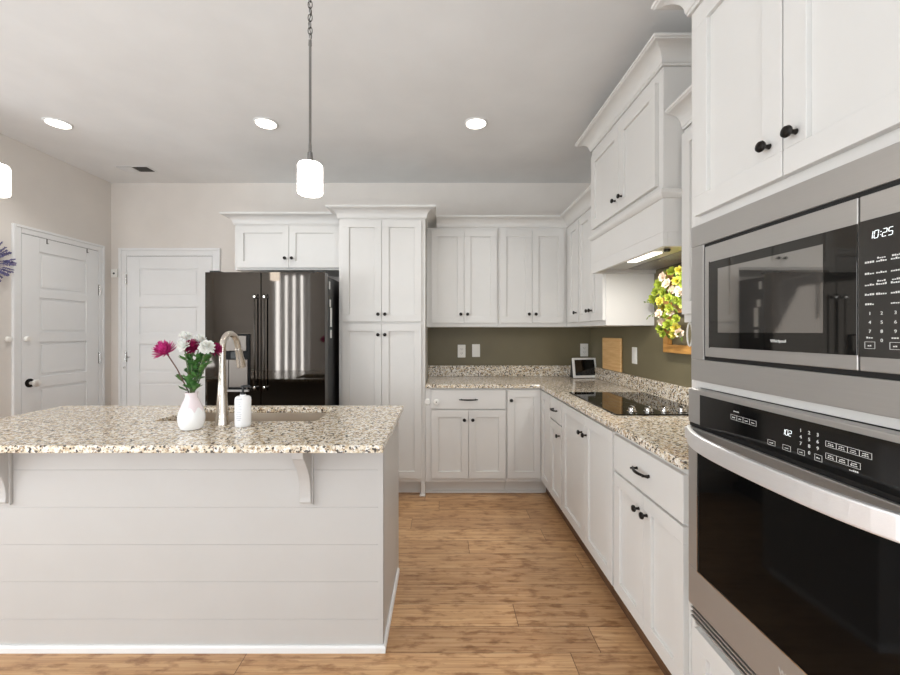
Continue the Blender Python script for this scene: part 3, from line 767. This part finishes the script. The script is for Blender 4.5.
# ---------------------------------------------------------------- island
IX0, IX1, IY0, IY1 = -2.16, -.248, 1.678, 2.285
t = thing('kitchen_island', 'white shiplap kitchen island base with corbels standing on the wood floor', 'island', (-1.2, 1.98, 0))
pb = MB()
grooves = [0.0, .135, .292, .448, .605, .762, .882]
for a, b in zip(grooves, grooves[1:]): pb.box(IX0, IX1, IY0, IY0+.018, a+(.0009 if a else 0), b-(.0009 if b < .88 else 0))
pb.box(IX0, IX1, IY0+.0022, IY0+.03, 0, .882)
obj('shiplap_panel', pb, ISL_M, t, .0008)
obj('side_panel', MB().box(IX1-.02, IX1, IY0+.0305, IY1, 0, .882), ISL_M, t, .001)
obj('side_panel', MB().box(IX0, IX0+.02, IY0+.0305, IY1, 0, .882), ISL_M, t, .001)
obj('cabinet_front', MB().box(IX0+.021, IX1-.021, IY1-.02, IY1-.001, .1, .882).box(IX0+.021, IX1-.021, IY1-.09, IY1-.075, 0, .1), ISL_M, t, .001)
obj('corner_bead', MB().box(IX1-.02, IX1+.003, IY0-.003, IY0-.0005, .035, .882).box(IX1+.0005, IX1+.003, IY0-.003, IY0+.02, .035, .882), ISL_M, t, .0008)
sm = MB().sweep([(0, 0), (.012, 0), (.012, .022), (.008, .03), (0, .03)], [(IX1, IY1-.06), (IX1, IY0), (IX0, IY0), (IX0, IY1-.06)], -1)
obj('shoe_molding', sm, TRIM_M, t, .001)
def corbel(xc):
    wd = .046
    cur = [(0, .626), (.018, .626), (.024, .636), (.022, .652)]
    for i in range(11):     # S curve out to the counter
        q = i/10; cur.append((.022+.07*(q**2.2), .655+.165*q))
    cur += [(.10, .832), (.112, .842), (.116, .858), (.116, .8835), (0, .8835)]
    mb = MB().extrude_poly([(xc-wd/2, IY0-.0005-a, z) for a, z in cur], (wd, 0, 0))
    mb.box(xc-wd/2-.006, xc+wd/2+.006, IY0-.012, IY0-.0005, .618, .8835)
    return obj('corbel', mb, ISL_M, t, .002)
corbel(-.566); corbel(-1.829)

SX0, SX1, SY0, SY1 = -1.375, -.605, 1.914, 2.25
def slab_hole(x, y, z0, z1):
    mb = MB(); bm = mb.bm
    V = {}
    for k, z in enumerate((z0, z1)):
        for i in range(4):
            for j in range(4): V[i, j, k] = bm.verts.new((x[i], y[j], z))
    for i in range(3):
        for j in range(3):
            if (i, j) == (1, 1): continue
            bm.faces.new((V[i, j, 1], V[i+1, j, 1], V[i+1, j+1, 1], V[i, j+1, 1])); bm.faces.new((V[i, j, 0], V[i, j+1, 0], V[i+1, j+1, 0], V[i+1, j, 0]))
    for i in range(3):
        for j in (0, 3): bm.faces.new((V[i, j, 0], V[i+1, j, 0], V[i+1, j, 1], V[i, j, 1])); bm.faces.new((V[j, i, 0], V[j, i+1, 0], V[j, i+1, 1], V[j, i, 1]))
    for a, b in (((1, 1), (2, 1)), ((2, 1), (2, 2)), ((2, 2), (1, 2)), ((1, 2), (1, 1))):
        bm.faces.new((V[a[0], a[1], 0], V[b[0], b[1], 0], V[b[0], b[1], 1], V[a[0], a[1], 1]))
    return mb
tag(obj('island_countertop', slab_hole((-2.19, SX0, SX1, -.222), (1.50, SY0, SY1, 2.32), .8845, ZC), GRANITE_M, None, .004),
    'speckled granite countertop slab on the white island, with the sink cut into it', 'countertop')
t = thing('kitchen_sink', 'undermount stainless sink sunk into the island countertop', 'sink', (-.99, 2.08, .66))
a, b_, c, e = SX0-.004, SX1+.004, SY0-.004, SY1+.004
obj('bowl', MB().box(a-.012, a, c-.012, e+.012, .67, .8835).box(b_, b_+.012, c-.012, e+.012, .67, .8835).box(a, b_, c-.012, c, .67, .8835).box(a, b_, e, e+.012, .67, .8835).box(a-.012, b_+.012, c-.012, e+.012, .66, .67), SINK_M, t)
obj('drain', MB().lathe([(.045, 0), (.045, .003), (.03, .004), (0, .002)], (-.99, 2.1, .67), (0, 0, 1), 20), CHROME_M, t)

# faucet
fx, fy = -1.012, 1.843
t = thing('kitchen_faucet', 'brushed nickel gooseneck kitchen faucet standing on the island by the vase', 'faucet', (fx, fy, ZC))
obj('body', MB().lathe([(.031, 0), (.031, .005), (.029, .012), (.0235, .09), (.0195, .16), (.0165, .205), (.0155, .24), (0, .241)], (fx, fy, ZC+.0005), (0, 0, 1), 24), STEELX_M, t)
dirv = Vector((.02, 1, 0)).normalized(); R_ = .066; pts = [Vector((fx, fy, ZC+.235)), Vector((fx, fy, ZC+.30)), Vector((fx, fy, ZC+.352))]
for i in range(1, 13):
    a = PI*i/12*.93; pts.append(Vector((fx, fy, ZC+.352))+dirv*R_*(1-math.cos(a))+Vector((0, 0, R_*math.sin(a))))
p0 = pts[-1]; dd = (pts[-1]-pts[-2]).normalized()
pts.append(p0+dd*.02)
obj('spout', MB().tube(pts, [.0145]*len(pts), 16), STEELX_M, t)
hd = pts[-1]
obj('spray_head', MB().lathe([(.0148, 0), (.0165, .006), (.0165, .012), (.018, .05), (.0225, .085), (.0235, .098), (.019, .102), (0, .102)], hd, dd, 18), STEELX_M, t)

# soap bottle
bx0, by0 = -.902, 1.813
t = thing('soap_dispenser', 'white pump soap bottle standing just right of the faucet', 'soap bottle', (bx0, by0, ZC))
bt = obj('bottle', MB().lathe([(.031, 0), (.0335, .004), (.0345, .012), (.0345, .118), (.033, .129), (.027, .135), (.013, .1365), (.013, .143), (0, .143)], (bx0, by0, ZC+.0005), (0, 0, 1), 28), mat('soap_bottle_white', (240, 240, 240), .3), t)
lm = MB(); random.seed(3)
for i, (z, ln) in enumerate(((.124, .75), (.112, .45), (.102, .3), (.094, .6), (.086, .5), (.078, .62), (.066, .45), (.056, .6), (.048, .5), (.040, .55), (.032, .35))):
    a0 = -PI/2-ln*.75; a1 = a0+ln*1.2; n = 10; r_ = .0348
    th = .0035 if i else .006
    lo = [lm.bm.verts.new((bx0+r_*math.cos(a0+(a1-a0)*k/n), by0+r_*math.sin(a0+(a1-a0)*k/n), ZC+z)) for k in range(n+1)]
    hi = [lm.bm.verts.new((v.co.x, v.co.y, v.co.z+th)) for v in lo]
    for k in range(n): lm.bm.faces.new((lo[k], lo[k+1], hi[k+1], hi[k]))
obj('label_print', lm, mat('grey_label_print', (196, 198, 204), .5), bt)
obj('pump', MB().lathe([(.012, .143), (.012, .152), (.005, .154), (.0045, .172), (.010, .174), (.010, .184), (0, .185)], (bx0, by0, ZC+.0005), (0, 0, 1), 16).tube([(bx0, by0, ZC+.179), (bx0+.03, by0-.006, ZC+.181), (bx0+.042, by0-.008, ZC+.176)], [.0055, .005, .004], 10), BLACK_M, t)['label'] = 'black pump top'

# vase + flowers
vx, vy = -1.10, 1.757
vo = obj('flower_vase', MB().lathe([(.040, 0), (.048, .003), (.057, .02), (.0620, .045), (.0610, .065), (.054, .09), (.042, .115), (.031, .135), (.0265, .148), (.0285, .160), (.030, .166), (.0275, .166), (.024, .15), (.035, .13), (.05, .09), (.055, .05), (.05, .012), (0, .010)], (0, 0, 0), (0, 0, 1), 40), VASE_M)
vo.location = (vx, vy, ZC+.0005); vo.data.transform(Matrix.Diagonal((.87, .87, .97, 1)))
tag(vo, 'white bulbous vase with pink-tinted neck holding flowers on the island', 'vase')
GF = 'cut flowers in the white vase'
def flower(label, hx, hy, dY, r, style, petal_m, stem_m, face=(0, -.6, .8), leaves=3, seed=1):
    rnd = random.Random(seed); P = px(hx, hy, vy+dY); base = Vector((vx+rnd.uniform(-.012, .012), vy+rnd.uniform(-.012, .012), ZC+.03))
    t = thing('cut_flower', label, 'flower', tuple(base), GF)
    fz = Vector(face).normalized(); mid = Vector((vx+(P.x-vx)*.12, vy+(P.y-vy)*.15, ZC+.165)); P2 = P-fz*r*.35
    c1 = mid+(P2-mid)*.5+Vector((0, 0, .012))
    path = [base, base+(mid-base)*.55, mid, mid+(c1-mid)*.5, c1, P2]
    obj('stem', MB().tube(path, .0026, 8), stem_m, t)
    mb = MB(); mb.sphere(P2+fz*r*.12, r*.3, u=8, v=6)
    u = fz.orthogonal().normalized(); v = fz.cross(u)
    layers = {'mum': ((90, .16, 1.0), (70, .16, .98), (48, .15, .92), (26, .14, .88), (8, .10, .84), (-15, .14, .88)), 'spider': ((86, .5, .95), (66, .36, 1.0), (46, .34, 1.0), (26, .30, .98), (8, .28, 1.0), (-8, .26, .95))}[style]
    for li, (el, cnt, ln) in enumerate(layers):
        e = math.radians(el); n = max(3, int(cnt*100*max(.25, math.cos(e))))
        for k in range(n):
            a = 2*PI*(k+.5*(li % 2))/n+rnd.uniform(-.12, .12); ee = e+rnd.uniform(-.15, .15)
            d = (u*math.cos(a)+v*math.sin(a))*math.cos(ee)+fz*math.sin(ee)
            if style == 'mum': mb.petal(P2+d*r*.15, d, fz, r*ln*rnd.uniform(.85, 1.05), r*.42, .5)
            else: mb.petal(P2+d*r*.1, d, fz, r*ln*rnd.uniform(.85, 1.12), r*.22, .5)
    obj('bloom', mb, petal_m, t, recalc=False)
    for i in range(leaves):
        q = rnd.uniform(-.05, .7); b0 = mid+(P2-mid)*q; a = rnd.uniform(0, 2*PI)
        lf = MB(); d = Vector((math.cos(a), math.sin(a)*.6, rnd.uniform(.2, .9)))
        ll = rnd.uniform(.042, .062)
        lf.petal(b0, d, (0, 0, 1), ll, .028, .2)
        for s_ in (-1, 1): lf.petal(b0+d.normalized()*ll*.35, d+Vector((-d.y, d.x, 0))*.7*s_, (0, 0, 1), ll*.62, .019, .2)
        obj('leaf', lf, LEAF_M, t, recalc=False)
flower('large bright pink flower leaning left on a bare stem in the vase', 164, 349.5, 0, .046, 'spider', MAGENTA_M, REDSTEM_M, (-.25, -.5, .85), 1, 1)
flower('topmost white mum in the vase', 185, 336.5, .03, .032, 'mum', WHITEPETAL_M, STEM_M, (-.1, -.5, .9), 6, 2)
flower('white mum low beside the dark pink centre flower in the vase', 182.5, 344.5, -.03, .030, 'mum', WHITEPETAL_M, STEM_M, (-.3, -.7, .7), 6, 3)
flower('deep wine-pink flower in the middle of the vase bunch', 191.5, 346.5, 0, .036, 'spider', WINE_M, STEM_M, (.1, -.6, .8), 10, 4)
flower('white mum behind the others, right of the bunch centre', 199.5, 339.5, .03, .030, 'mum', WHITEPETAL_M, STEM_M, (.2, -.4, .9), 7, 5)
flower('white mum facing front on the right of the bunch', 206.5, 346.5, -.02, .034, 'mum', WHITEPETAL_M, STEM_M, (.3, -.8, .5), 7, 6)
flower('wine-pink flower at the right rim of the bunch, by the faucet', 215.5, 348.5, .02, .030, 'spider', WINE_M, STEM_M, (.7, -.4, .6), 4, 7)

# ---------------------------------------------------------------- counter items
t = thing('smart_display', 'white-framed tablet screen propped on the counter in the corner', 'tablet', (0, 0, 0))
W_, H_ = .236, .185; tilt = math.radians(9)
sm = MB().box(-W_/2, W_/2, 0, .014, 0, H_)
obj('frame', sm, mat('tablet_frame', (238, 238, 236), .35), t, .004)
obj('screen', MB().box(-W_/2+.02, W_/2-.02, -.0012, -.0002, .022, H_-.018), GLASSBLK_M, t)
obj('back_stand', MB().extrude_poly([(-W_/2+.004, .0145, .0), (-W_/2+.004, .085, .0150), (-W_/2+.004, .03, H_*.85), (-W_/2+.004, .0145, H_-.006)], (W_-.008, 0, 0)), BLACK_M, t, .003)
t.rotation_euler = (-tilt, 0, math.radians(10)); t.location = (1.322, 3.68, ZC+.0045)
t = obj('cutting_board', MB().box(-.0095, .0095, -.18, .18, 0, .272), BAMBOO_M, None, .006)
t.location = (1.4245, 3.36, 1.0185); t.rotation_euler = (0, math.radians(-.2), 0); 
tag(t, 'bamboo cutting board leaning on the side wall above the backsplash', 'cutting board')
t.location.x = XR-.0125

def outlet(face, f, u, z, label, rocker=False):
    nm = 'light_switch' if rocker else 'wall_outlet'
    t = thing(nm, label, 'light switch' if rocker else 'outlet', fpt(face, f, u, z, 0))
    mb = MB(); fbox(mb, face, f, u-.038, u+.038, z-.062, z+.062, .0005, .006); obj('cover_plate', mb, PLATE_M, t, .003)
    if rocker:
        mb = MB(); fbox(mb, face, f, u-.017, u+.017, z-.034, z+.034, .006, .009); obj('rocker', mb, PLATE_M, t, .001)
    else:
        for s_ in (-1, 1):
            mb = MB(); fbox(mb, face, f, u-.017, u+.017, z+s_*.02-.0145, z+s_*.02+.0145, .006, .008); so = obj('socket', mb, PLATE_M, t, .002)
            mb = MB()
            for q in (-.007, .007): fbox(mb, face, f, u+q-.0013, u+q+.0013, z+s_*.02-.004, z+s_*.02+.006, .008, .0084)
            fbox(mb, face, f, u-.002, u+.002, z+s_*.02-.011, z+s_*.02-.007, .008, .0084)
            obj('slots', mb, SLOT_M, so)
    return t
outlet('B', YW, .190, 1.155, 'white outlet on the olive back wall, next to the pantry')
outlet('B', YW, .330, 1.16, 'white switch plate on the olive back wall, right of an outlet', True)
outlet('B', YW, 1.378, 1.165, 'white outlet partly behind the tablet in the corner')
outlet('R', XR, 2.985, 1.165, 'white switch plate on the olive side wall, right of the cutting board', True)

# child locks on the cabinet front and on the door
def lock(face, f1, u1, f2, u2, z, label):
    t = thing('child_lock', label, 'child lock', fpt(face, f1, u1, z, 0), 'round white child locks')
    for f, u in ((f1, u1), (f2, u2)):
        d = obj('lock_disc', MB().lathe([(.024, 0), (.024, .006), (.020, .010), (0, .0105)], fpt(face, f, u, z, .0005), fnorm(face), 22), PLATE_M, t)
        if u == u2: obj('lock_button', MB().lathe([(.005, 0), (.005, .004), (0, .0045)], fpt(face, f, u, z, .011), fnorm(face), 12), SLOT_M, d)
lock('B', YB, -.118, YB-.02, -.046, .772, 'pair of round white child-lock discs beside the wide drawer')
t = thing('child_lock', 'pair of round white child-lock discs across the panelled side door and its casing', 'child lock', (XL, 3.0, 1.29), 'round white child locks')
for yy, off in ((3.075, .0145), (2.955, .001)):
    obj('lock_disc', MB().lathe([(.020, 0), (.020, .012), (.015, .018), (0, .0185)], (XL+off, yy, 1.287), (1, 0, 0), 18), PLATE_M, t)
# switch plate left of the door, thermostat between the doors, hooks over the door
t = thing('wall_switch', 'white double switch plate on the side wall below the lavender wreath', 'light switch', (XL, 2.84, 1.15))
obj('cover_plate', MB().box(XL+.0005, XL+.006, 2.78, 2.895, 1.10, 1.22), PLATE_M, t, .002)
for yy in (2.81, 2.865): obj('toggle', MB().box(XL+.006, XL+.012, yy-.013, yy+.013, 1.13, 1.19), PLATE_M, t, .002)
t = thing('door_chime', 'small white sensor box on the wall between the two doors', 'sensor', (-3.17, YW, 1.91))
obj('housing', MB().box(-3.195, -3.135, YW-.022, YW-.0005, 1.868, 1.948), PLATE_M, t, .004)
obj('lens', MB().lathe([(.009, 0), (.009, .003), (0, .004)], (-3.165, YW-.022, 1.905), (0, -1, 0), 14), SLOT_M, t)
for yy, lab in ((3.235, 'small grey hook over the top of the side door, near the knob side'), (3.60, 'small grey hook over the top of the side door, near the hinge side')):
    t = obj('door_hook', MB().box(XL+.0145, XL+.017, yy-.004, yy+.004, 2.052, 2.091).box(XL+.0145, XL+.03, yy-.004, yy+.004, 2.052, 2.055), SLOT_M, None, .001)
    tag(t, lab, 'hook', 'hooks over the side door')

# ---------------------------------------------------------------- wooden frame with flowers, cord
t = thing('window_frame_decor', 'honey-coloured old wooden sash frame hung on the olive side wall under the hood', 'wall decor', (XR, 2.25, 1.21))
fw = MB(); x0, x1 = XR-.034, XR-.004
for nm, a in (('bottom_rail', (1.93, 2.545, 1.212, 1.262)), ('top_rail', (1.93, 2.545, 1.672, 1.722)), ('middle_rail', (1.98, 2.495, 1.455, 1.50)), ('stile', (2.495, 2.545, 1.262, 1.672)), ('stile', (1.93, 1.98, 1.262, 1.672))):
    obj(nm, MB().box(x0, x1, *a), FRAMEWOOD_M, t, .002)
t = thing('floral_garland', 'lime and cream artificial flower garland draped over the corner of the wooden frame', 'flower garland', (1.38, 2.45, 1.45))
rnd = random.Random(11)
spots = [(664,277),(672,272),(680,270),(687,272),(660,284),(668,284),(677,281),(685,284),(656,292),(664,292),(673,290),(681,291),(688,296),(654,299),(661,301),(669,298),(678,300),(685,303),(663,308),(671,308),(660,314),(667,316),(672,312),(677,319),(663,322),(669,325),(676,328),(680,333),(661,329),(664,334),(674,334),(684,277)]
mats = [LIME_M, LIME_M, YELLOW_M, LIME_M, CREAM_M]
lv = MB()
for i, (a, b) in enumerate(spots):
    Xd = 1.36+rnd.uniform(-.035, .025); P = pxR(a, b, Xd); r = rnd.uniform(.022, .030)
    fz = Vector((-1, -.5+rnd.uniform(-.5, .3), rnd.uniform(-.2, .5))).normalized(); u = fz.orthogonal().normalized(); v = fz.cross(u)
    mb = MB().sphere(P, r*.25, u=8, v=6)
    for el, n, ln in ((70, 4, .7), (38, 6, .95), (8, 7, 1.1)):
        e = math.radians(el)
        for k in range(n):
            q = 2*PI*k/n+rnd.random()*.5; d = (u*math.cos(q)+v*math.sin(q))*math.cos(e)+fz*math.sin(e)
            mb.petal(P+d*r*.1, d, fz, r*ln, r*.85, .5)
    m = CREAM_M if i in (0, 5, 10, 11, 20, 22, 24, 27) else mats[i % 4]
    obj('bloom', mb, m, t, recalc=False)
    for k in range(3):
        d = Vector((rnd.uniform(-.9, .1), rnd.uniform(-1, 1), rnd.uniform(-1, .8)))
        lv.petal(P+Vector((.012, 0, 0)), d, (1, 0, 0), rnd.uniform(.035, .055), .02, .3)
for (a, b, c, e) in ((655, 305, 645, 302), (656, 308, 650, 300), (658, 312, 647, 318)):
    p, q = pxR(a, b, 1.37), pxR(c, e, 1.34); lv.tube([p, (p+q)/2+Vector((0, 0, .006)), q], .0014, 6)
    for k in range(3): lv.petal(p+(q-p)*(.4+.25*k), (q-p)+Vector((0, 0, rnd.uniform(-.05, .05))), (1, 0, 0), .022, .009, .3)
fo = obj('foliage', lv, OLIVELEAF_M, t, recalc=False)
pts = []
for i in range(19):
    q = i/18; pts.append((1.118+.011*math.sin(2*PI*q), 1.805, 1.384-.055+.053*math.cos(2*PI*q)))
c = obj('cord_loop', MB().tube(pts[:-1], .0035, 8, closed=True), mat('white_cord', (236, 234, 230), .5))
tag(c, 'white loop of cord hanging under the cupboard beside the oven tower', 'cord')

# ---------------------------------------------------------------- lavender wreath on the left wall
wy, wz_ = 2.785, 1.84; WR = .07
t = thing('lavender_wreath', 'purple lavender wreath hung on the side wall before the panelled door', 'wreath', (XL+.04, wy, wz_))
obj('ring', MB().tube([(XL+.03, wy+WR*math.cos(2*PI*k/28), wz_+WR*math.sin(2*PI*k/28)) for k in range(28)], .012, 8, closed=True), LAVSTEM_M, t)
rnd = random.Random(5)
for k in range(56):
    a = 2*PI*k/56; b0 = Vector((XL+.035, wy+WR*math.cos(a), wz_+WR*math.sin(a)))
    aa = a+rnd.uniform(-.2, .75); d = Vector((rnd.uniform(.05, .55), math.cos(aa), math.sin(aa))).normalized()
    ln = rnd.uniform(.07, .095); mb = MB().tube([b0, b0+d*ln], .0022, 6)
    for i in range(13):
        q = .35+.65*i/12
        for s_ in range(3):
            e = Vector((rnd.uniform(-1, 1), rnd.uniform(-1, 1), rnd.uniform(-1, 1)))*.9+d*.8
            mb.petal(b0+d*ln*q, e, d, .013, .007, .4)
    obj('lavender_sprig', mb, LAV_M, t, recalc=False)

# ---------------------------------------------------------------- ceiling: downlights, vent, pendants
first = None
labs = ['recessed ceiling light nearest the side wall with the panelled door', 'recessed ceiling light behind the hanging pendant', 'recessed ceiling light above the back counter, nearest the range hood']
for i, (x, y) in enumerate(LIGHT_SPOTS):
    if first is None:
        first = thing('recessed_light', labs[0], 'ceiling light', (x, y, CEIL-.001), 'recessed ceiling lights')
        obj('trim_ring', MB().lathe([(.082, 0), (.082, -.003), (.078, -.006), (.070, -.008), (.066, -.004), (.066, 0)], (x, y, CEIL-.001), (0, 0, 1), 36), TRIM_M, first)
        obj('lens', MB().lathe([(.0655, -.0005), (.0655, -.006), (.05, -.008), (0, -.009)], (x, y, CEIL-.001), (0, 0, 1), 36), LAMP_M, first)
    else:
        dup(first, (x, y, CEIL-.001), labs[i] if i < 3 else 'recessed ceiling light over the dining side, outside the kitchen end')
t = thing('ceiling_vent', 'small white slotted air vent in the ceiling near the corner over the doors', 'vent', (-2.705, 3.535, CEIL))
obj('frame', MB().box(-2.85, -2.56, 3.475, 3.60, CEIL-.006, CEIL-.001), TRIM_M, t, .002)
sl = MB()
for k in range(9): sl.box(-2.70, -2.575, 3.488+k*.0115, 3.4945+k*.0115, CEIL-.0085, CEIL-.006)
obj('dark_slots', sl, mat('vent_dark', (70, 68, 65), .7), t)
sl = MB()
for k in range(9): sl.box(-2.838, -2.71, 3.488+k*.0115, 3.4945+k*.0115, CEIL-.0095, CEIL-.006)
obj('louvers', sl, TRIM_M, t)
obj('gap_shade_backing', MB().box(-2.84, -2.705, 3.483, 3.592, CEIL-.0072, CEIL-.0061), mat('vent_gap_shade', (150, 146, 140), .7), t)  # grey sheet stands in for the shade between the louvers

def pendant(X, Y, label):
    t = thing('pendant_lamp', label, 'pendant light', (X, Y, CEIL), 'pendant lamps over the island')
    obj('canopy', MB().lathe([(.062, -.001), (.062, -.008), (.055, -.018), (.012, -.026), (0, -.027)], (X, Y, CEIL), (0, 0, 1), 28), CHROME_M, t)
    ch = MB(); z = CEIL-.026; k = 0
    while z > 2.525:
        pts = []
        for i in range(14):
            a = 2*PI*i/14; u = .0085*math.cos(a); v = .016*math.sin(a)
            pts.append((X+(u if k % 2 else 0), Y+(0 if k % 2 else u), z-.014+v))
        ch.tube(pts, .0020, 6, closed=True); z -= .0265; k += 1
    obj('chain', ch, mat('chain_metal', (120, 118, 116), .25, 1), t)
    cw = [(X+.006*math.sin(i*.9), Y+.004*math.cos(i*.9), CEIL-.03-i*.014) for i in range(18)]
    obj('wire', MB().tube(cw, .0016, 6), SLOT_M, t)
    ROD_M = mat('rod_chrome', (140, 138, 136), .22, 1)
    obj('rod', MB().lathe([(0, 2.525), (.006, 2.522), (.007, 2.50), (.0052, 2.495), (.0052, 2.10), (.0062, 2.098), (.0062, 2.07), (.010, 2.066), (.012, 2.035), (.024, 2.031), (.024, 2.021), (0, 2.021)][::-1], (X, Y, 0), (0, 0, 1), 18), ROD_M, t)
    zb, zt, r = 1.897, 2.022, .049
    pr = [(.0, zb+.002), (r-.006, zb+.001), (r, zb+.006), (r, zt-.012), (r-.004, zt-.004), (r-.014, zt), (0, zt)]
    obj('shade', MB().lathe(pr, (X, Y, 0), (0, 0, 1), 36), SHADE_M, t)
SHADE_M = mat('frosted_shade', (255, 250, 240), .4, emit=(255, 248, 238), estr=14)
pendant(-.534, 1.62, 'glowing white cylinder pendant lamp hanging over the island, on the right')
pendant(-1.818, 1.62, 'glowing white cylinder pendant lamp cut off at the left edge of the photo')
